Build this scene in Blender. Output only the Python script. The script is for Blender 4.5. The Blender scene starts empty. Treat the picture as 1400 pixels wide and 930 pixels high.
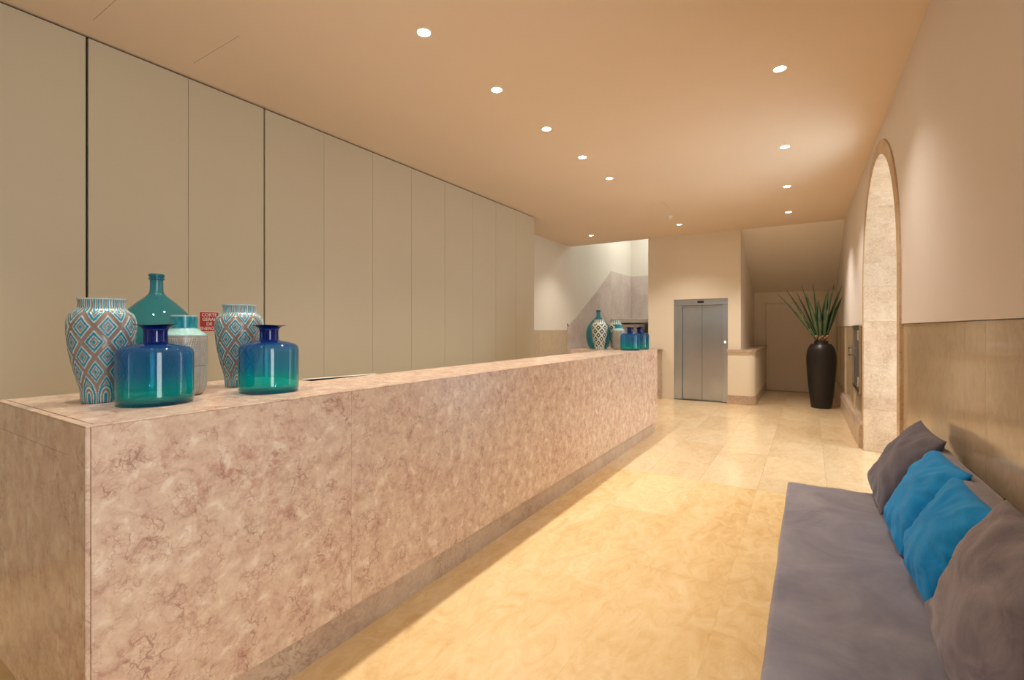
import bpy, bmesh, math, random
from math import sin, cos, pi, atan, radians, sqrt
from mathutils import Vector, Matrix, noise

random.seed(7)
SC = bpy.context.scene
COL = SC.collection

# ------------------------------------------------------------------ camera
cam = bpy.data.cameras.new('camera')
cam.sensor_fit = 'HORIZONTAL'
cam.sensor_width = 36.0
cam.lens = 650.0 / 1400.0 * 36.0
cam.shift_y = -16.0 / 1400.0
cam.clip_start = 0.05
cam.clip_end = 200
cam_ob = bpy.data.objects.new('camera', cam)
cam_ob.location = (0, 0, 1.45)
cam_ob.rotation_euler = (pi / 2, 0, atan(406.0 / 650.0))
COL.objects.link(cam_ob)
SC.camera = cam_ob

# ------------------------------------------------------------------ world, daylight, exposure
DAY = (0.80, 0.90, 1.0)
WORLD_STRENGTH = 2.0
STAIR_W = 38.0
DOWN_W = 66.0
WARM = (1.0, 0.92, 0.80)
EXPOSURE = 0.38
w = bpy.data.worlds.new('world')
SC.world = w
w.use_nodes = True
bg = w.node_tree.nodes['Background']
bg.inputs['Color'].default_value = (*DAY, 1)
bg.inputs['Strength'].default_value = WORLD_STRENGTH
SC.view_settings.view_transform = 'Standard'
SC.view_settings.look = 'None'
SC.view_settings.gamma = 1.0
SC.view_settings.use_curve_mapping = False
SC.view_settings.exposure = EXPOSURE
SC.cycles.use_denoising = True
SC.cycles.max_bounces = 10
SC.cycles.diffuse_bounces = 5
SC.cycles.glossy_bounces = 5
SC.cycles.transparent_max_bounces = 16
SC.cycles.sample_clamp_indirect = 6.0
SC.cycles.caustics_reflective = False
SC.cycles.caustics_refractive = False


def area_light(name, loc, rot, sx, sy, power, color):
    l = bpy.data.lights.new(name, 'AREA')
    l.shape = 'RECTANGLE'
    l.size, l.size_y = sx, sy
    l.energy = power
    l.color = color
    o = bpy.data.objects.new(name, l)
    o.location = loc
    o.rotation_euler = rot
    COL.objects.link(o)
    return o


# skylight over the stairwell; daylight falling in through the front window and the arch door
area_light('stairwell_skylight', (-3.45, 13.1, 4.9), (0, 0, 0), 1.1, 2.2, STAIR_W, (1.0, 0.96, 0.88))
area_light('window_daylight', (-2.7, -2.75, 1.4), (pi / 2, 0, pi), 0.26, 2.6, 18.0, (1.0, 0.96, 0.92))
area_light('side_fill_light', (0.95, 0.25, 1.65), (0, pi / 2, 0), 2.4, 0.75, 36.0, (0.97, 0.98, 1.0))  # fill through an added, unseen side window, brightens the counter front
area_light('arch_daylight', (1.5, 6.25, 1.5), (0, pi / 2, 0), 2.6, 0.35, 15.0, (0.95, 0.96, 1.0))

# ------------------------------------------------------------------ dimensions
H = 3.34
XL = -3.95            # panel wall
XS = -4.70            # recessed stair wall
YB = 10.01            # lift wall
YN = 12.65            # back of the niche
YF = -2.5             # front wall behind the camera


def XW(y):            # right wall drifts slightly
    return 0.63 - 0.01 * y


# ------------------------------------------------------------------ object helpers
def link(o):
    COL.objects.link(o)
    return o


def obj(name, bm, mat, parent=None, smooth=False, loc=None):
    me = bpy.data.meshes.new(name)
    bmesh.ops.recalc_face_normals(bm, faces=bm.faces)
    bm.to_mesh(me)
    bm.free()
    if mat:
        me.materials.append(mat)
    if smooth:
        for p in me.polygons:
            p.use_smooth = True
    o = bpy.data.objects.new(name, me)
    if loc:
        o.location = loc
    if parent:
        o.parent = parent
    return link(o)


def thing(name, label, cat, loc=(0, 0, 0), rz=0.0, group=None):
    o = bpy.data.objects.new(name, None)
    o.empty_display_size = 0.1
    o.location = loc
    o.rotation_euler = (0, 0, rz)
    o['label'] = label
    o['category'] = cat
    if group:
        o['group'] = group
    return link(o)


def tag(o, label, cat, group=None):
    o['label'] = label
    o['category'] = cat
    if group:
        o['group'] = group
    return o


def struct(o):
    o['kind'] = 'structure'
    return o


def box(bm, x0, x1, y0, y1, z0, z1, bev=0.0, seg=2):
    r = bmesh.ops.create_cube(bm, size=1.0)
    vs = r['verts']
    for v in vs:
        v.co = Vector((x0 + (v.co.x + .5) * (x1 - x0), y0 + (v.co.y + .5) * (y1 - y0), z0 + (v.co.z + .5) * (z1 - z0)))
    if bev > 0:
        es = set()
        for v in vs:
            es.update(v.link_edges)
        bmesh.ops.bevel(bm, geom=list(es), offset=bev, segments=seg, affect='EDGES', profile=0.5)
    return bm


def bx(x0, x1, y0, y1, z0, z1, bev=0.0, seg=2):
    return box(bmesh.new(), x0, x1, y0, y1, z0, z1, bev, seg)


def quad(bm, *pts):
    bm.faces.new([bm.verts.new(p) for p in pts])


def lathe(profile, seg=64, closed=False):
    bm = bmesh.new()
    rings = []
    for (r, z) in profile:
        rings.append([bm.verts.new((r * cos(2 * pi * k / seg), r * sin(2 * pi * k / seg), z)) for k in range(seg)])
    for a, b in zip(rings[:-1], rings[1:]):
        for k in range(seg):
            bm.faces.new((a[k], a[(k + 1) % seg], b[(k + 1) % seg], b[k]))
    if closed:
        bm.faces.new(rings[0][::-1])
        bm.faces.new(rings[-1])
    return bm


def spline(pts, n=60):
    """Catmull-Rom through (r, z) points."""
    out = []
    P = [pts[0]] + list(pts) + [pts[-1]]
    segs = len(pts) - 1
    for i in range(segs):
        p0, p1, p2, p3 = P[i:i + 4]
        m = max(2, n // segs)
        for k in range(m):
            t = k / m
            q = []
            for c in (0, 1):
                q.append(0.5 * (2 * p1[c] + (p2[c] - p0[c]) * t + (2 * p0[c] - 5 * p1[c] + 4 * p2[c] - p3[c]) * t * t
                                + (-p0[c] + 3 * p1[c] - 3 * p2[c] + p3[c]) * t ** 3))
            out.append((max(q[0], 0.0005), q[1]))
    out.append(pts[-1])
    return out


def rounded_slab(sx, sy, sz, r, nx=24, ny=24, nz=3, fn=None):
    """A rounded box centred on the origin; fn(co, normalised) may displace."""
    def coords(h, n):
        e = [0, .2, .4, .6, .8]
        return [-h + r * a for a in e] + [-h + r + (2 * h - 2 * r) * k / n for k in range(n + 1)] + [h - r * a for a in e[::-1]]
    hs = (sx / 2, sy / 2, sz / 2)
    cs = [coords(hs[0], nx), coords(hs[1], ny), coords(hs[2], nz)]
    bm = bmesh.new()
    cache = {}

    def vert(i, j, k):
        key = (i, j, k)
        if key in cache:
            return cache[key]
        p = Vector((cs[0][i], cs[1][j], cs[2][k]))
        q = Vector([max(-hs[a] + r, min(hs[a] - r, p[a])) for a in range(3)])
        d = p - q
        if d.length > 1e-9:
            p = q + d.normalized() * r
        if fn:
            p = fn(p)
        cache[key] = bm.verts.new(p)
        return cache[key]
    n = [len(c) - 1 for c in cs]
    for a, b, c in ((0, 1, 2), (1, 2, 0), (2, 0, 1)):
        for side in (0, n[c]):
            for i in range(n[a]):
                for j in range(n[b]):
                    ids = []
                    for (ii, jj) in ((i, j), (i + 1, j), (i + 1, j + 1), (i, j + 1)):
                        t = [0, 0, 0]
                        t[a], t[b], t[c] = ii, jj, side
                        ids.append(vert(*t))
                    bm.faces.new(ids if side else ids[::-1])
    return bm


# ------------------------------------------------------------------ materials
def lin(r, g, b):
    def f(c):
        c /= 255.0
        return c / 12.92 if c <= 0.04045 else ((c + 0.055) / 1.055) ** 2.4
    return (f(r), f(g), f(b), 1.0)


class N:
    def __init__(self, name):
        self.m = bpy.data.materials.new(name)
        self.m.use_nodes = True
        self.t = self.m.node_tree
        self.t.nodes.clear()
        self.out = self.t.nodes.new('ShaderNodeOutputMaterial')

    def n(self, typ, **kw):
        nd = self.t.nodes.new(typ)
        for k, v in kw.items():
            if k.startswith('i_'):
                nd.inputs[k[2:].replace('_', ' ')].default_value = v
            else:
                setattr(nd, k, v)
        return nd

    def l(self, a, b):
        self.t.links.new(a, b)

    def bsdf(self, color=None, rough=0.5, metal=0.0, spec=0.5, **kw):
        b = self.n('ShaderNodeBsdfPrincipled')
        if color is not None:
            b.inputs['Base Color'].default_value = color
        b.inputs['Roughness'].default_value = rough
        b.inputs['Metallic'].default_value = metal
        b.inputs['Specular IOR Level'].default_value = spec
        for k, v in kw.items():
            b.inputs[k].default_value = v
        self.l(b.outputs[0], self.out.inputs[0])
        return b

    def math(self, op, a, b=None, clamp=False):
        nd = self.n('ShaderNodeMath', operation=op, use_clamp=clamp)
        for i, x in enumerate((a, b)):
            if x is None:
                continue
            if isinstance(x, (int, float)):
                nd.inputs[i].default_value = x
            else:
                self.l(x, nd.inputs[i])
        return nd.outputs[0]

    def mix(self, fac, a, b, blend='MIX'):
        nd = self.n('ShaderNodeMix', data_type='RGBA', blend_type=blend)
        for sock, x in ((nd.inputs[0], fac), (nd.inputs[6], a), (nd.inputs[7], b)):
            if isinstance(x, (int, float)):
                sock.default_value = x
            elif isinstance(x, tuple):
                sock.default_value = x
            else:
                self.l(x, sock)
        return nd.outputs[2]

    def ramp(self, fac, stops):
        nd = self.n('ShaderNodeValToRGB')
        e = nd.color_ramp.elements
        while len(e) < len(stops):
            e.new(0.5)
        for el, (p, c) in zip(e, stops):
            el.position = p
            el.color = c
        self.l(fac, nd.inputs[0])
        return nd.outputs[0]

    def noise(self, vec, scale, detail=4, rough=0.55, dist=0.0):
        nd = self.n('ShaderNodeTexNoise')
        nd.inputs['Scale'].default_value = scale
        nd.inputs['Detail'].default_value = detail
        nd.inputs['Roughness'].default_value = rough
        nd.inputs['Distortion'].default_value = dist
        if vec is not None:
            self.l(vec, nd.inputs['Vector'])
        return nd.outputs[0]

    def bump(self, bsdf, height, strength=0.2, dist=0.01):
        nd = self.n('ShaderNodeBump')
        nd.inputs['Strength'].default_value = strength
        nd.inputs['Distance'].default_value = dist
        self.l(height, nd.inputs['Height'])
        self.l(nd.outputs[0], bsdf.inputs['Normal'])

    def pos(self, stretch=None, rnd=0.0):
        p = self.n('ShaderNodeNewGeometry').outputs['Position']
        if rnd:
            r = self.n('ShaderNodeObjectInfo').outputs['Random']
            r = self.math('MULTIPLY', r, rnd)
            a = self.n('ShaderNodeVectorMath', operation='ADD')
            self.l(p, a.inputs[0])
            self.l(r, a.inputs[1])
            p = a.outputs[0]
        if stretch:
            m = self.n('ShaderNodeVectorMath', operation='MULTIPLY')
            self.l(p, m.inputs[0])
            m.inputs[1].default_value = stretch
            p = m.outputs[0]
        return p


def plaster(name, col, bump=0.03):
    s = N(name)
    b = s.bsdf(col, 0.75, spec=0.25)
    p = s.pos()
    c = s.ramp(s.noise(p, 0.8, 3), [(0.3, tuple(x * 0.96 for x in col[:3]) + (1,)), (0.7, col)])
    s.l(c, b.inputs['Base Color'])
    s.bump(b, s.noise(p, 60, 3), bump, 0.004)
    return s.m


def simple(name, col, rough=0.5, metal=0.0, spec=0.5, var=0.08, scale=20.0, **kw):
    s = N(name)
    b = s.bsdf(col, rough, metal, spec, **kw)
    c = s.ramp(s.noise(s.pos(), scale, 4), [(0.3, tuple(x * (1 - var) for x in col[:3]) + (1,)), (0.7, col)])
    s.l(c, b.inputs['Base Color'])
    return s.m


def stone(name, light, mid, dark, vein, scale=4.0, rough=0.18, vein_amt=0.7, tone=0.06, stretch=None, spec=0.5, bump=0.02, rnd=7.3, fleck=None):
    s = N(name)
    b = s.bsdf(None, rough, spec=spec)
    p = s.pos(stretch, rnd)
    big = s.noise(p, scale * 0.45, 5, 0.6, 0.6)
    fine = s.noise(p, scale * 4.2, 8, 0.68, 1.6)
    c = s.ramp(s.math('ADD', s.math('MULTIPLY', big, 0.5), s.math('MULTIPLY', fine, 0.5)),
               [(0.36, dark), (0.49, mid), (0.62, light)])
    v = s.math('ABSOLUTE', s.math('SUBTRACT', s.noise(p, scale * 2.2, 7, 0.7, 2.2), 0.5))
    v = s.math('SUBTRACT', 1.0, s.math('MULTIPLY', v, 26.0), True)
    gate = s.math('MULTIPLY', s.math('SUBTRACT', s.noise(p, scale * 1.1, 3), 0.47), 7.0, True)
    v = s.math('MULTIPLY', s.math('MULTIPLY', v, gate), vein_amt)
    c = s.mix(v, c, vein)
    if fleck:
        f = s.math('MULTIPLY', s.math('SUBTRACT', s.noise(p, scale * 3.0, 2, 0.5, 1.0), 0.66), 9.0, True)
        c = s.mix(s.math('MULTIPLY', f, 0.55), c, fleck)
    r = s.n('ShaderNodeObjectInfo').outputs['Random']
    k = s.math('ADD', s.math('MULTIPLY', r, 2 * tone), 1 - tone)
    hs = s.n('ShaderNodeHueSaturation')
    s.l(c, hs.inputs['Color'])
    s.l(k, hs.inputs['Value'])
    s.l(hs.outputs[0], b.inputs['Base Color'])
    if bump:
        s.bump(b, fine, bump, 0.002)
    return s.m


def fabric(name, c0, c1, scale=6.0, sheen=0.4, tint=(1, 1, 1, 1), weave=0.0, rough=0.85):
    s = N(name)
    b = s.bsdf(c0, rough, spec=0.15)
    b.inputs['Sheen Weight'].default_value = sheen
    b.inputs['Sheen Roughness'].default_value = 0.4
    b.inputs['Sheen Tint'].default_value = tint
    tc = s.n('ShaderNodeTexCoord').outputs['Object']
    a = s.noise(tc, scale, 5, 0.6, 1.2)
    c = s.ramp(a, [(0.35, c0), (0.68, c1)])
    s.l(c, b.inputs['Base Color'])
    hgt = s.noise(tc, 14, 4, 0.6, 0.8)
    if weave:
        hgt = s.math('ADD', hgt, s.math('MULTIPLY', s.noise(tc, 260, 2), weave))
    s.bump(b, hgt, 0.25, 0.012)
    return s.m


def thin_glass(name, stops, gloss=0.05, ztop=0.3, wave=0.0, rough=0.0, body=None, scatter=0.0):
    """One-sheet coloured glass: tinted transparency with a Fresnel mirror coat; colour changes up the bottle."""
    s = N(name)
    tc = s.n('ShaderNodeTexCoord').outputs['Object']
    sep = s.n('ShaderNodeSeparateXYZ')
    s.l(tc, sep.inputs[0])
    z = s.math('DIVIDE', sep.outputs[2], ztop)
    if wave:
        m = s.n('ShaderNodeVectorMath', operation='MULTIPLY')
        s.l(tc, m.inputs[0])
        m.inputs[1].default_value = (4, 4, 14)
        z = s.math('ADD', z, s.math('MULTIPLY', s.math('SUBTRACT', s.noise(m.outputs[0], 1.2, 3, 0.5, 0.6), 0.5), wave))
    c = s.ramp(z, stops)
    tr = s.n('ShaderNodeBsdfTransparent')
    s.l(c, tr.inputs[0])
    gl = s.n('ShaderNodeBsdfGlossy')
    gl.inputs['Roughness'].default_value = rough
    # the glass body itself scatters a little of its own colour
    df = s.n('ShaderNodeBsdfDiffuse')
    s.l(s.ramp(z, body), df.inputs[0]) if body else s.l(c, df.inputs[0])
    mx0 = s.n('ShaderNodeMixShader')
    mx0.inputs[0].default_value = scatter
    s.l(tr.outputs[0], mx0.inputs[1])
    s.l(df.outputs[0], mx0.inputs[2])
    lw_ = s.n('ShaderNodeLayerWeight')
    lw_.inputs[0].default_value = 0.5
    fr = s.math('ADD', s.math('MULTIPLY', s.math('POWER', lw_.outputs['Facing'], 5.0), 0.9), gloss)
    mx = s.n('ShaderNodeMixShader')
    s.l(fr, mx.inputs[0])
    s.l(mx0.outputs[0], mx.inputs[1])
    s.l(gl.outputs[0], mx.inputs[2])
    s.l(mx.outputs[0], s.out.inputs[0])
    return s.m


def vcol_glaze(name, rough=0.22, spec=0.5):
    s = N(name)
    b = s.bsdf(None, rough, spec=spec)
    at = s.n('ShaderNodeAttribute', attribute_name='glaze')
    tc = s.n('ShaderNodeTexCoord').outputs['Object']
    c = s.mix(s.math('MULTIPLY', s.noise(tc, 60, 4), 0.35), at.outputs['Color'], (0.25, 0.22, 0.2, 1), 'MULTIPLY')
    s.l(c, b.inputs['Base Color'])
    return s.m


def emit(name, col, strength):
    s = N(name)
    e = s.n('ShaderNodeEmission')
    e.inputs[0].default_value = col
    e.inputs[1].default_value = strength
    s.l(e.outputs[0], s.out.inputs[0])
    return s.m


M = {}
M['ceiling'] = plaster('ceiling_paint', lin(230, 210, 188))
M['wall'] = plaster('cream_plaster', lin(232, 221, 204))
M['wall_r'] = plaster('grey_cream_plaster', lin(226, 218, 214))
M['niche'] = plaster('pale_niche_plaster', lin(242, 233, 222))
M['stairpaint'] = plaster('white_stair_plaster', lin(226, 222, 212))
M['panel'] = simple('cream_lacquer_panel', lin(204, 195, 172), 0.45, spec=0.3, var=0.03, scale=1.2)
M['dark'] = simple('dark_joint', lin(40, 34, 28), 0.9)
def marble():
    s = N('pink_beige_marble')
    b = s.bsdf(None, 0.24, spec=0.45)
    p = s.pos(None, 7.3)
    base = s.ramp(s.noise(p, 16.0, 7, 0.68, 0.4), [(0.36, lin(198, 168, 150)), (0.5, lin(214, 188, 168)), (0.64, lin(224, 204, 184))])
    red = s.math('MULTIPLY', s.math('SUBTRACT', s.noise(p, 3.0, 4, 0.6, 0.5), 0.50), 5.0, True)
    redf = s.math('MULTIPLY', red, s.math('MULTIPLY', s.math('SUBTRACT', s.noise(p, 34, 6, 0.7, 0.4), 0.46), 5.0, True))
    c = s.mix(s.math('MULTIPLY', redf, 0.75), base, lin(170, 108, 98))
    # warped hairline cracks
    nz = s.n('ShaderNodeTexNoise')
    nz.inputs['Scale'].default_value = 22.0
    nz.inputs['Detail'].default_value = 5
    s.l(p, nz.inputs['Vector'])
    wv = s.n('ShaderNodeVectorMath', operation='MULTIPLY_ADD')
    s.l(nz.outputs['Color'], wv.inputs[0])
    wv.inputs[1].default_value = (.09, .09, .09)
    s.l(p, wv.inputs[2])
    for sc, wd, amt, gsc, g0, col in ((13.0, 20.0, 0.65, 9.0, 0.52, lin(134, 86, 78)), (26.0, 12.0, 0.5, 14.0, 0.49, lin(160, 116, 102)), (44.0, 8.0, 0.35, 9.0, 0.49, lin(176, 134, 118))):
        vo = s.n('ShaderNodeTexVoronoi', feature='DISTANCE_TO_EDGE')
        vo.inputs['Scale'].default_value = sc
        s.l(wv.outputs[0], vo.inputs['Vector'])
        v = s.math('SUBTRACT', 1.0, s.math('MULTIPLY', vo.outputs['Distance'], wd), True)
        gate = s.math('MULTIPLY', s.math('SUBTRACT', s.noise(p, gsc, 4, 0.6, 0.2), g0), 9.0, True)
        c = s.mix(s.math('MULTIPLY', s.math('MULTIPLY', v, gate), amt), c, col)
    f = s.math('MULTIPLY', s.math('SUBTRACT', s.noise(p, 16.0, 3, 0.5, 0.3), 0.61), 12.0, True)
    c = s.mix(s.math('MULTIPLY', f, 0.5), c, lin(234, 220, 204))
    s.l(c, b.inputs['Base Color'])
    return s.m


M['counter'] = marble()
M['floor_near'] = stone('honey_limestone_floor', lin(238, 213, 168), lin(229, 198, 147), lin(212, 174, 118), lin(202, 164, 114), 2.0, 0.16, 0.25, 0.0, stretch=(1, .5, 1), bump=0.004)
M['floor_far'] = stone('pale_limestone_floor', lin(232, 210, 174), lin(225, 198, 158), lin(214, 184, 142), lin(180, 140, 100), 2.6, 0.16, 0.3, 0.05, stretch=(1, .5, 1), bump=0.004)
M['grout'] = simple('grout', lin(176, 146, 104), 0.8)
M['wainscot'] = stone('polished_beige_stone', lin(206, 190, 167), lin(197, 179, 154), lin(187, 168, 143), lin(168, 142, 116), 2.6, 0.12, 0.2, 0.035, stretch=(1, 1, .85), bump=0.0)
M['dado'] = stone('grey_rose_stone', lin(216, 206, 202), lin(204, 192, 186), lin(188, 172, 166), lin(166, 146, 138), 3.0, 0.25, 0.3, 0.04)
M['archstone'] = stone('honed_arch_limestone', lin(214, 192, 164), lin(202, 176, 146), lin(182, 152, 122), lin(138, 104, 80), 7.0, 0.6, 0.6, 0.05, bump=0.10)
M['skirt'] = stone('skirting_stone', lin(204, 186, 168), lin(192, 170, 150), lin(170, 144, 126), lin(120, 80, 60), 4.0, 0.3, 0.6, 0.05)
M['steel'] = simple('brushed_steel', lin(202, 210, 222), 0.24, 0.88, var=0.2, scale=1.3)
M['steel_dark'] = simple('dark_steel', lin(120, 116, 112), 0.35, 0.9)
M['chrome'] = simple('satin_chrome', lin(215, 212, 208), 0.18, 1.0)
M['cabinet_back'] = simple('grey_cabinet_back', lin(168, 164, 164), 0.6)
M['black'] = simple('black_plastic', lin(22, 22, 24), 0.35)
M['pot'] = simple('black_glazed_clay', lin(26, 24, 27), 0.38, spec=0.5, var=0.15, scale=6)
M['soil'] = simple('potting_soil', lin(60, 45, 34), 0.95)
M['velvet'] = fabric('grey_mauve_velvet', lin(126, 123, 137), lin(152, 149, 159), 3.0, 0.5, (0.9, 0.85, 0.85, 1))
M['velvet_brushed'] = fabric('brushed_grey_mauve_velvet', lin(114, 108, 120), lin(150, 143, 151), 6.0, 0.5, (0.9, 0.85, 0.9, 1))
M['velvet_dark'] = fabric('charcoal_velvet', lin(84, 82, 98), lin(102, 98, 110), 5.0, 0.45, (0.8, 0.8, 0.9, 1))
M['blue'] = fabric('teal_blue_chenille', lin(16, 142, 222), lin(44, 160, 234), 9.0, 0.25, (0.6, 0.85, 1, 1), weave=0.5)
M['trim_white'] = simple('white_enamel', lin(236, 230, 218), 0.4)
M['lens'] = emit('lamp_lens', (1.0, 0.86, 0.60, 1), 40.0)
M['button'] = emit('lit_call_button', (0.72, 0.78, 1.0, 1), 3.0)
M['glaze'] = vcol_glaze('crackle_glaze')
M['sign_red'] = simple('red_sign_enamel', lin(178, 40, 42), 0.45)
M['sign_white'] = simple('white_sign_print', lin(232, 220, 212), 0.5)
M['door'] = simple('cream_door_lacquer', lin(232, 222, 212), 0.5, var=0.02)
M['wood'] = simple('dark_bench_wood', lin(70, 52, 42), 0.5)
M['demijohn'] = thin_glass('teal_glass', [(0.0, (0.16, 0.60, 0.68, 1)), (0.6, (0.28, 0.68, 0.75, 1)), (1.0, (0.16, 0.52, 0.62, 1))], ztop=0.53, body=[(0, (0.02, 0.32, 0.42, 1)), (1, (0.02, 0.32, 0.42, 1))], scatter=0.16)
M['blue_glass'] = thin_glass('blue_green_glass', [(0.0, (0.05, 0.38, 0.48, 1)), (0.08, (0.08, 0.72, 0.68, 1)), (0.20, (0.10, 0.74, 0.76, 1)), (0.36, (0.20, 0.68, 0.86, 1)),
                                                 (0.66, (0.32, 0.64, 0.86, 1)), (0.765, (0.10, 0.20, 0.62, 1)), (0.80, (0.03, 0.10, 0.50, 1)), (1.0, (0.02, 0.06, 0.32, 1))], ztop=0.30, wave=0.2,
                             body=[(0.0, (0.0, 0.12, 0.20, 1)), (0.10, (0.0, 0.60, 0.52, 1)), (0.22, (0.0, 0.48, 0.52, 1)), (0.38, (0.01, 0.24, 0.48, 1)), (0.7, (0.02, 0.18, 0.44, 1)), (0.8, (0.004, 0.055, 0.40, 1)), (1.0, (0.0, 0.03, 0.24, 1))], scatter=0.24)
M['lip'] = thin_glass('navy_glass', [(0.0, (0.02, 0.03, 0.16, 1)), (1.0, (0.02, 0.03, 0.16, 1))])
M['pane'] = thin_glass('clear_pane', [(0.0, (0.93, 0.96, 0.95, 1)), (1.0, (0.93, 0.96, 0.95, 1))])
M['hose_glass'] = thin_glass('grey_cabinet_glass', [(0.0, (0.8, 0.82, 0.85, 1)), (1.0, (0.8, 0.82, 0.85, 1))], gloss=0.02, rough=0.25)


def leaf_material():
    s = N('agave_leaf')
    b = s.bsdf(None, 0.45, spec=0.4)
    tc = s.n('ShaderNodeTexCoord').outputs['Object']
    c = s.ramp(s.noise(tc, 6, 4, 0.6, 0.5), [(0.3, lin(54, 78, 62)), (0.55, lin(86, 110, 80)), (0.75, lin(136, 154, 108))])
    s.l(c, b.inputs['Base Color'])
    return s.m


M['leaf'] = leaf_material()
M['dry_leaf'] = simple('dry_leaf_base', lin(170, 130, 105), 0.8, var=0.4, scale=30)

# ================================================================== SETTING
# ---- floor: base with individual limestone slabs
floor = struct(obj('floor', bx(XS, 0.9, YF - .1, 14.6, -0.10, -0.008), M['grout']))
XJ = [-1.89, -1.39, -0.89, -0.395, 0.14, 0.66]


def tile(x0, x1, y0, y1, mat):
    g = 0.0002 if mat is M['floor_near'] else 0.0006
    obj('floor_tile', bx(x0 + g, x1 - g, y0 + g, y1 - g, -0.008, 0.0), mat, floor)


YNEAR = 4.78
for c in range(5):
    off = [0.0, 0.45, 0.1, 0.55, 0.25][c]
    y = -0.6 - off
    while y < YNEAR - 0.01:
        y1 = y + 1.2
        if YNEAR - y1 < 0.35:
            y1 = YNEAR
        tile(XJ[c], XJ[c + 1], y, min(y1, YNEAR), M['floor_near'])
        y = min(y1, YNEAR)
    y = YNEAR
    k = 0
    lens = [[0.86, 0.95, 1.2, 0.8], [0.6, 1.0, 0.9, 1.15], [1.36, 0.77, 1.1, 0.9], [0.45, 0.87, 0.9, 1.25], [0.7, 1.15, 0.85, 1.0]][c]
    while y < YN - 0.01:
        y1 = y + lens[k % 4]
        k += 1
        if YN - y1 < 0.3:
            y1 = YN
        tile(XJ[c], XJ[c + 1], y, y1, M['floor_far'])
        y = y1
for x0, x1 in ((-2.87, -2.38), (-2.38, -1.89)):        # beside the far end of the counter
    y = 6.3
    while y < YB - 0.1:
        tile(x0, x1, y, min(y + 0.93, YB), M['floor_far'])
        y += 0.93
for y0, y1 in ((4.67, 5.83), (5.83, 6.99)):
    tile(0.66, 1.3, y0, y1, M['floor_far'])
# staff side and the strip left of the counter: one plain run of slabs
for k in range(8):
    tile(XS, -2.87, -2.4 + 1.6 * k, -0.8 + 1.6 * k, M['floor_far'])
for k in range(3):
    tile(-2.87, -1.89, -2.4 + 1.3 * k, -1.1 + 1.3 * k, M['floor_near'])
for k in range(4):
    tile(-1.89 + k * .51, -1.38 + k * .51, -2.4, -1.15, M['floor_near'])

# ---- ceiling
ceil = struct(obj('ceiling', bx(XS - .1, 1.4, YF - .1, 10.05, H, H + 0.25), M['ceiling']))
for y in (1.112, 1.671):
    obj('joint', bx(-3.72, -3.12, y - .0008, y + .0008, H - .0004, H + .002), M['dark'], ceil)
obj('joint', bx(-1.86, -1.8585, 7.2, 7.6, H - .0006, H + .002), M['dark'], ceil)

# ---- left wall: lacquered tall panels on a dark backing
wl = struct(obj('wall_left', bx(XS - .05, XL - .02, YF, 7.02, 0, H), M['dark']))
PJ = [-2.45, -1.82, -1.23, -0.63, -0.035, 0.557, 1.149, 1.739, 2.327, 2.916, 3.514, 4.10, 4.70, 5.30, 5.872, 6.45, 7.03]
for k, (a, b) in enumerate(zip(PJ[:-1], PJ[1:])):
    ga = 0.007 if abs(a - 1.149) < .01 or abs(a - 2.327) < .01 else 0.0016
    gb = 0.007 if abs(b - 1.149) < .01 or abs(b - 2.327) < .01 else 0.0016
    if k == len(PJ) - 2:
        gb = 0
    obj('panel', bx(XL - .02, XL, a + ga, b - gb, 0.02, H - .014), M['panel'], wl)

# ---- recessed wall and stairwell
wsl = struct(obj('wall_stair_left', bx(XS - .1, XS, 7.02, 14.6, 0, 5.6), M['stairpaint']))
for a, b in ((7.03, 8.55), (8.553, 9.895)):
    obj('stone_panel', bx(XS, XS + .012, a, b, 0, 1.412), M['wainscot'], wsl)


def stair_dado():
    # stone dado that climbs with the flight and then runs level at the landing
    pieces = [(9.90, 10.93, 1.47, 1.99), (10.933, 11.83, 1.99, 2.49), (11.833, 12.735, 2.49, 3.045), (12.738, 13.65, 3.045, 3.05), (13.653, 14.5, 3.05, 3.055)]
    for (y0, y1, z0, z1) in pieces:
        bm = bmesh.new()
        lo = 0.0 if y0 < 12.7 else 1.72
        a = [bm.verts.new((XS, *p)) for p in ((y0, lo), (y1, lo), (y1, z1), (y0, z0))]
        b = [bm.verts.new((XS + .012, *p)) for p in ((y0, lo), (y1, lo), (y1, z1), (y0, z0))]
        bm.faces.new(a)
        bm.faces.new(b[::-1])
        for i in range(4):
            bm.faces.new((a[i], a[(i + 1) % 4], b[(i + 1) % 4], b[i]))
        obj('stone_panel', bm, M['dado'], wsl)


stair_dado()
wsf = struct(obj('wall_stair_far', bx(XS - .1, -2.7, 14.54, 14.65, 0, 5.6), M['stairpaint']))
for a, b in ((XS + .012, -3.86), (-3.857, -2.87)):
    obj('stone_panel', bx(a, b, 14.52, 14.54, 1.74, 3.06), M['dado'], wsf)
struct(obj('wall_stair_right', bx(-2.87, -2.75, YB + .18, 14.6, 0, 5.6), M['stairpaint']))
struct(obj('wall_stair_front', bx(XS, -2.75, 9.95, 10.05, H + .25, 5.6), M['stairpaint']))
struct(obj('ceiling_stair', bx(XS - .1, -2.75, 9.95, 14.65, 5.6, 5.7), M['stairpaint']))

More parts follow.
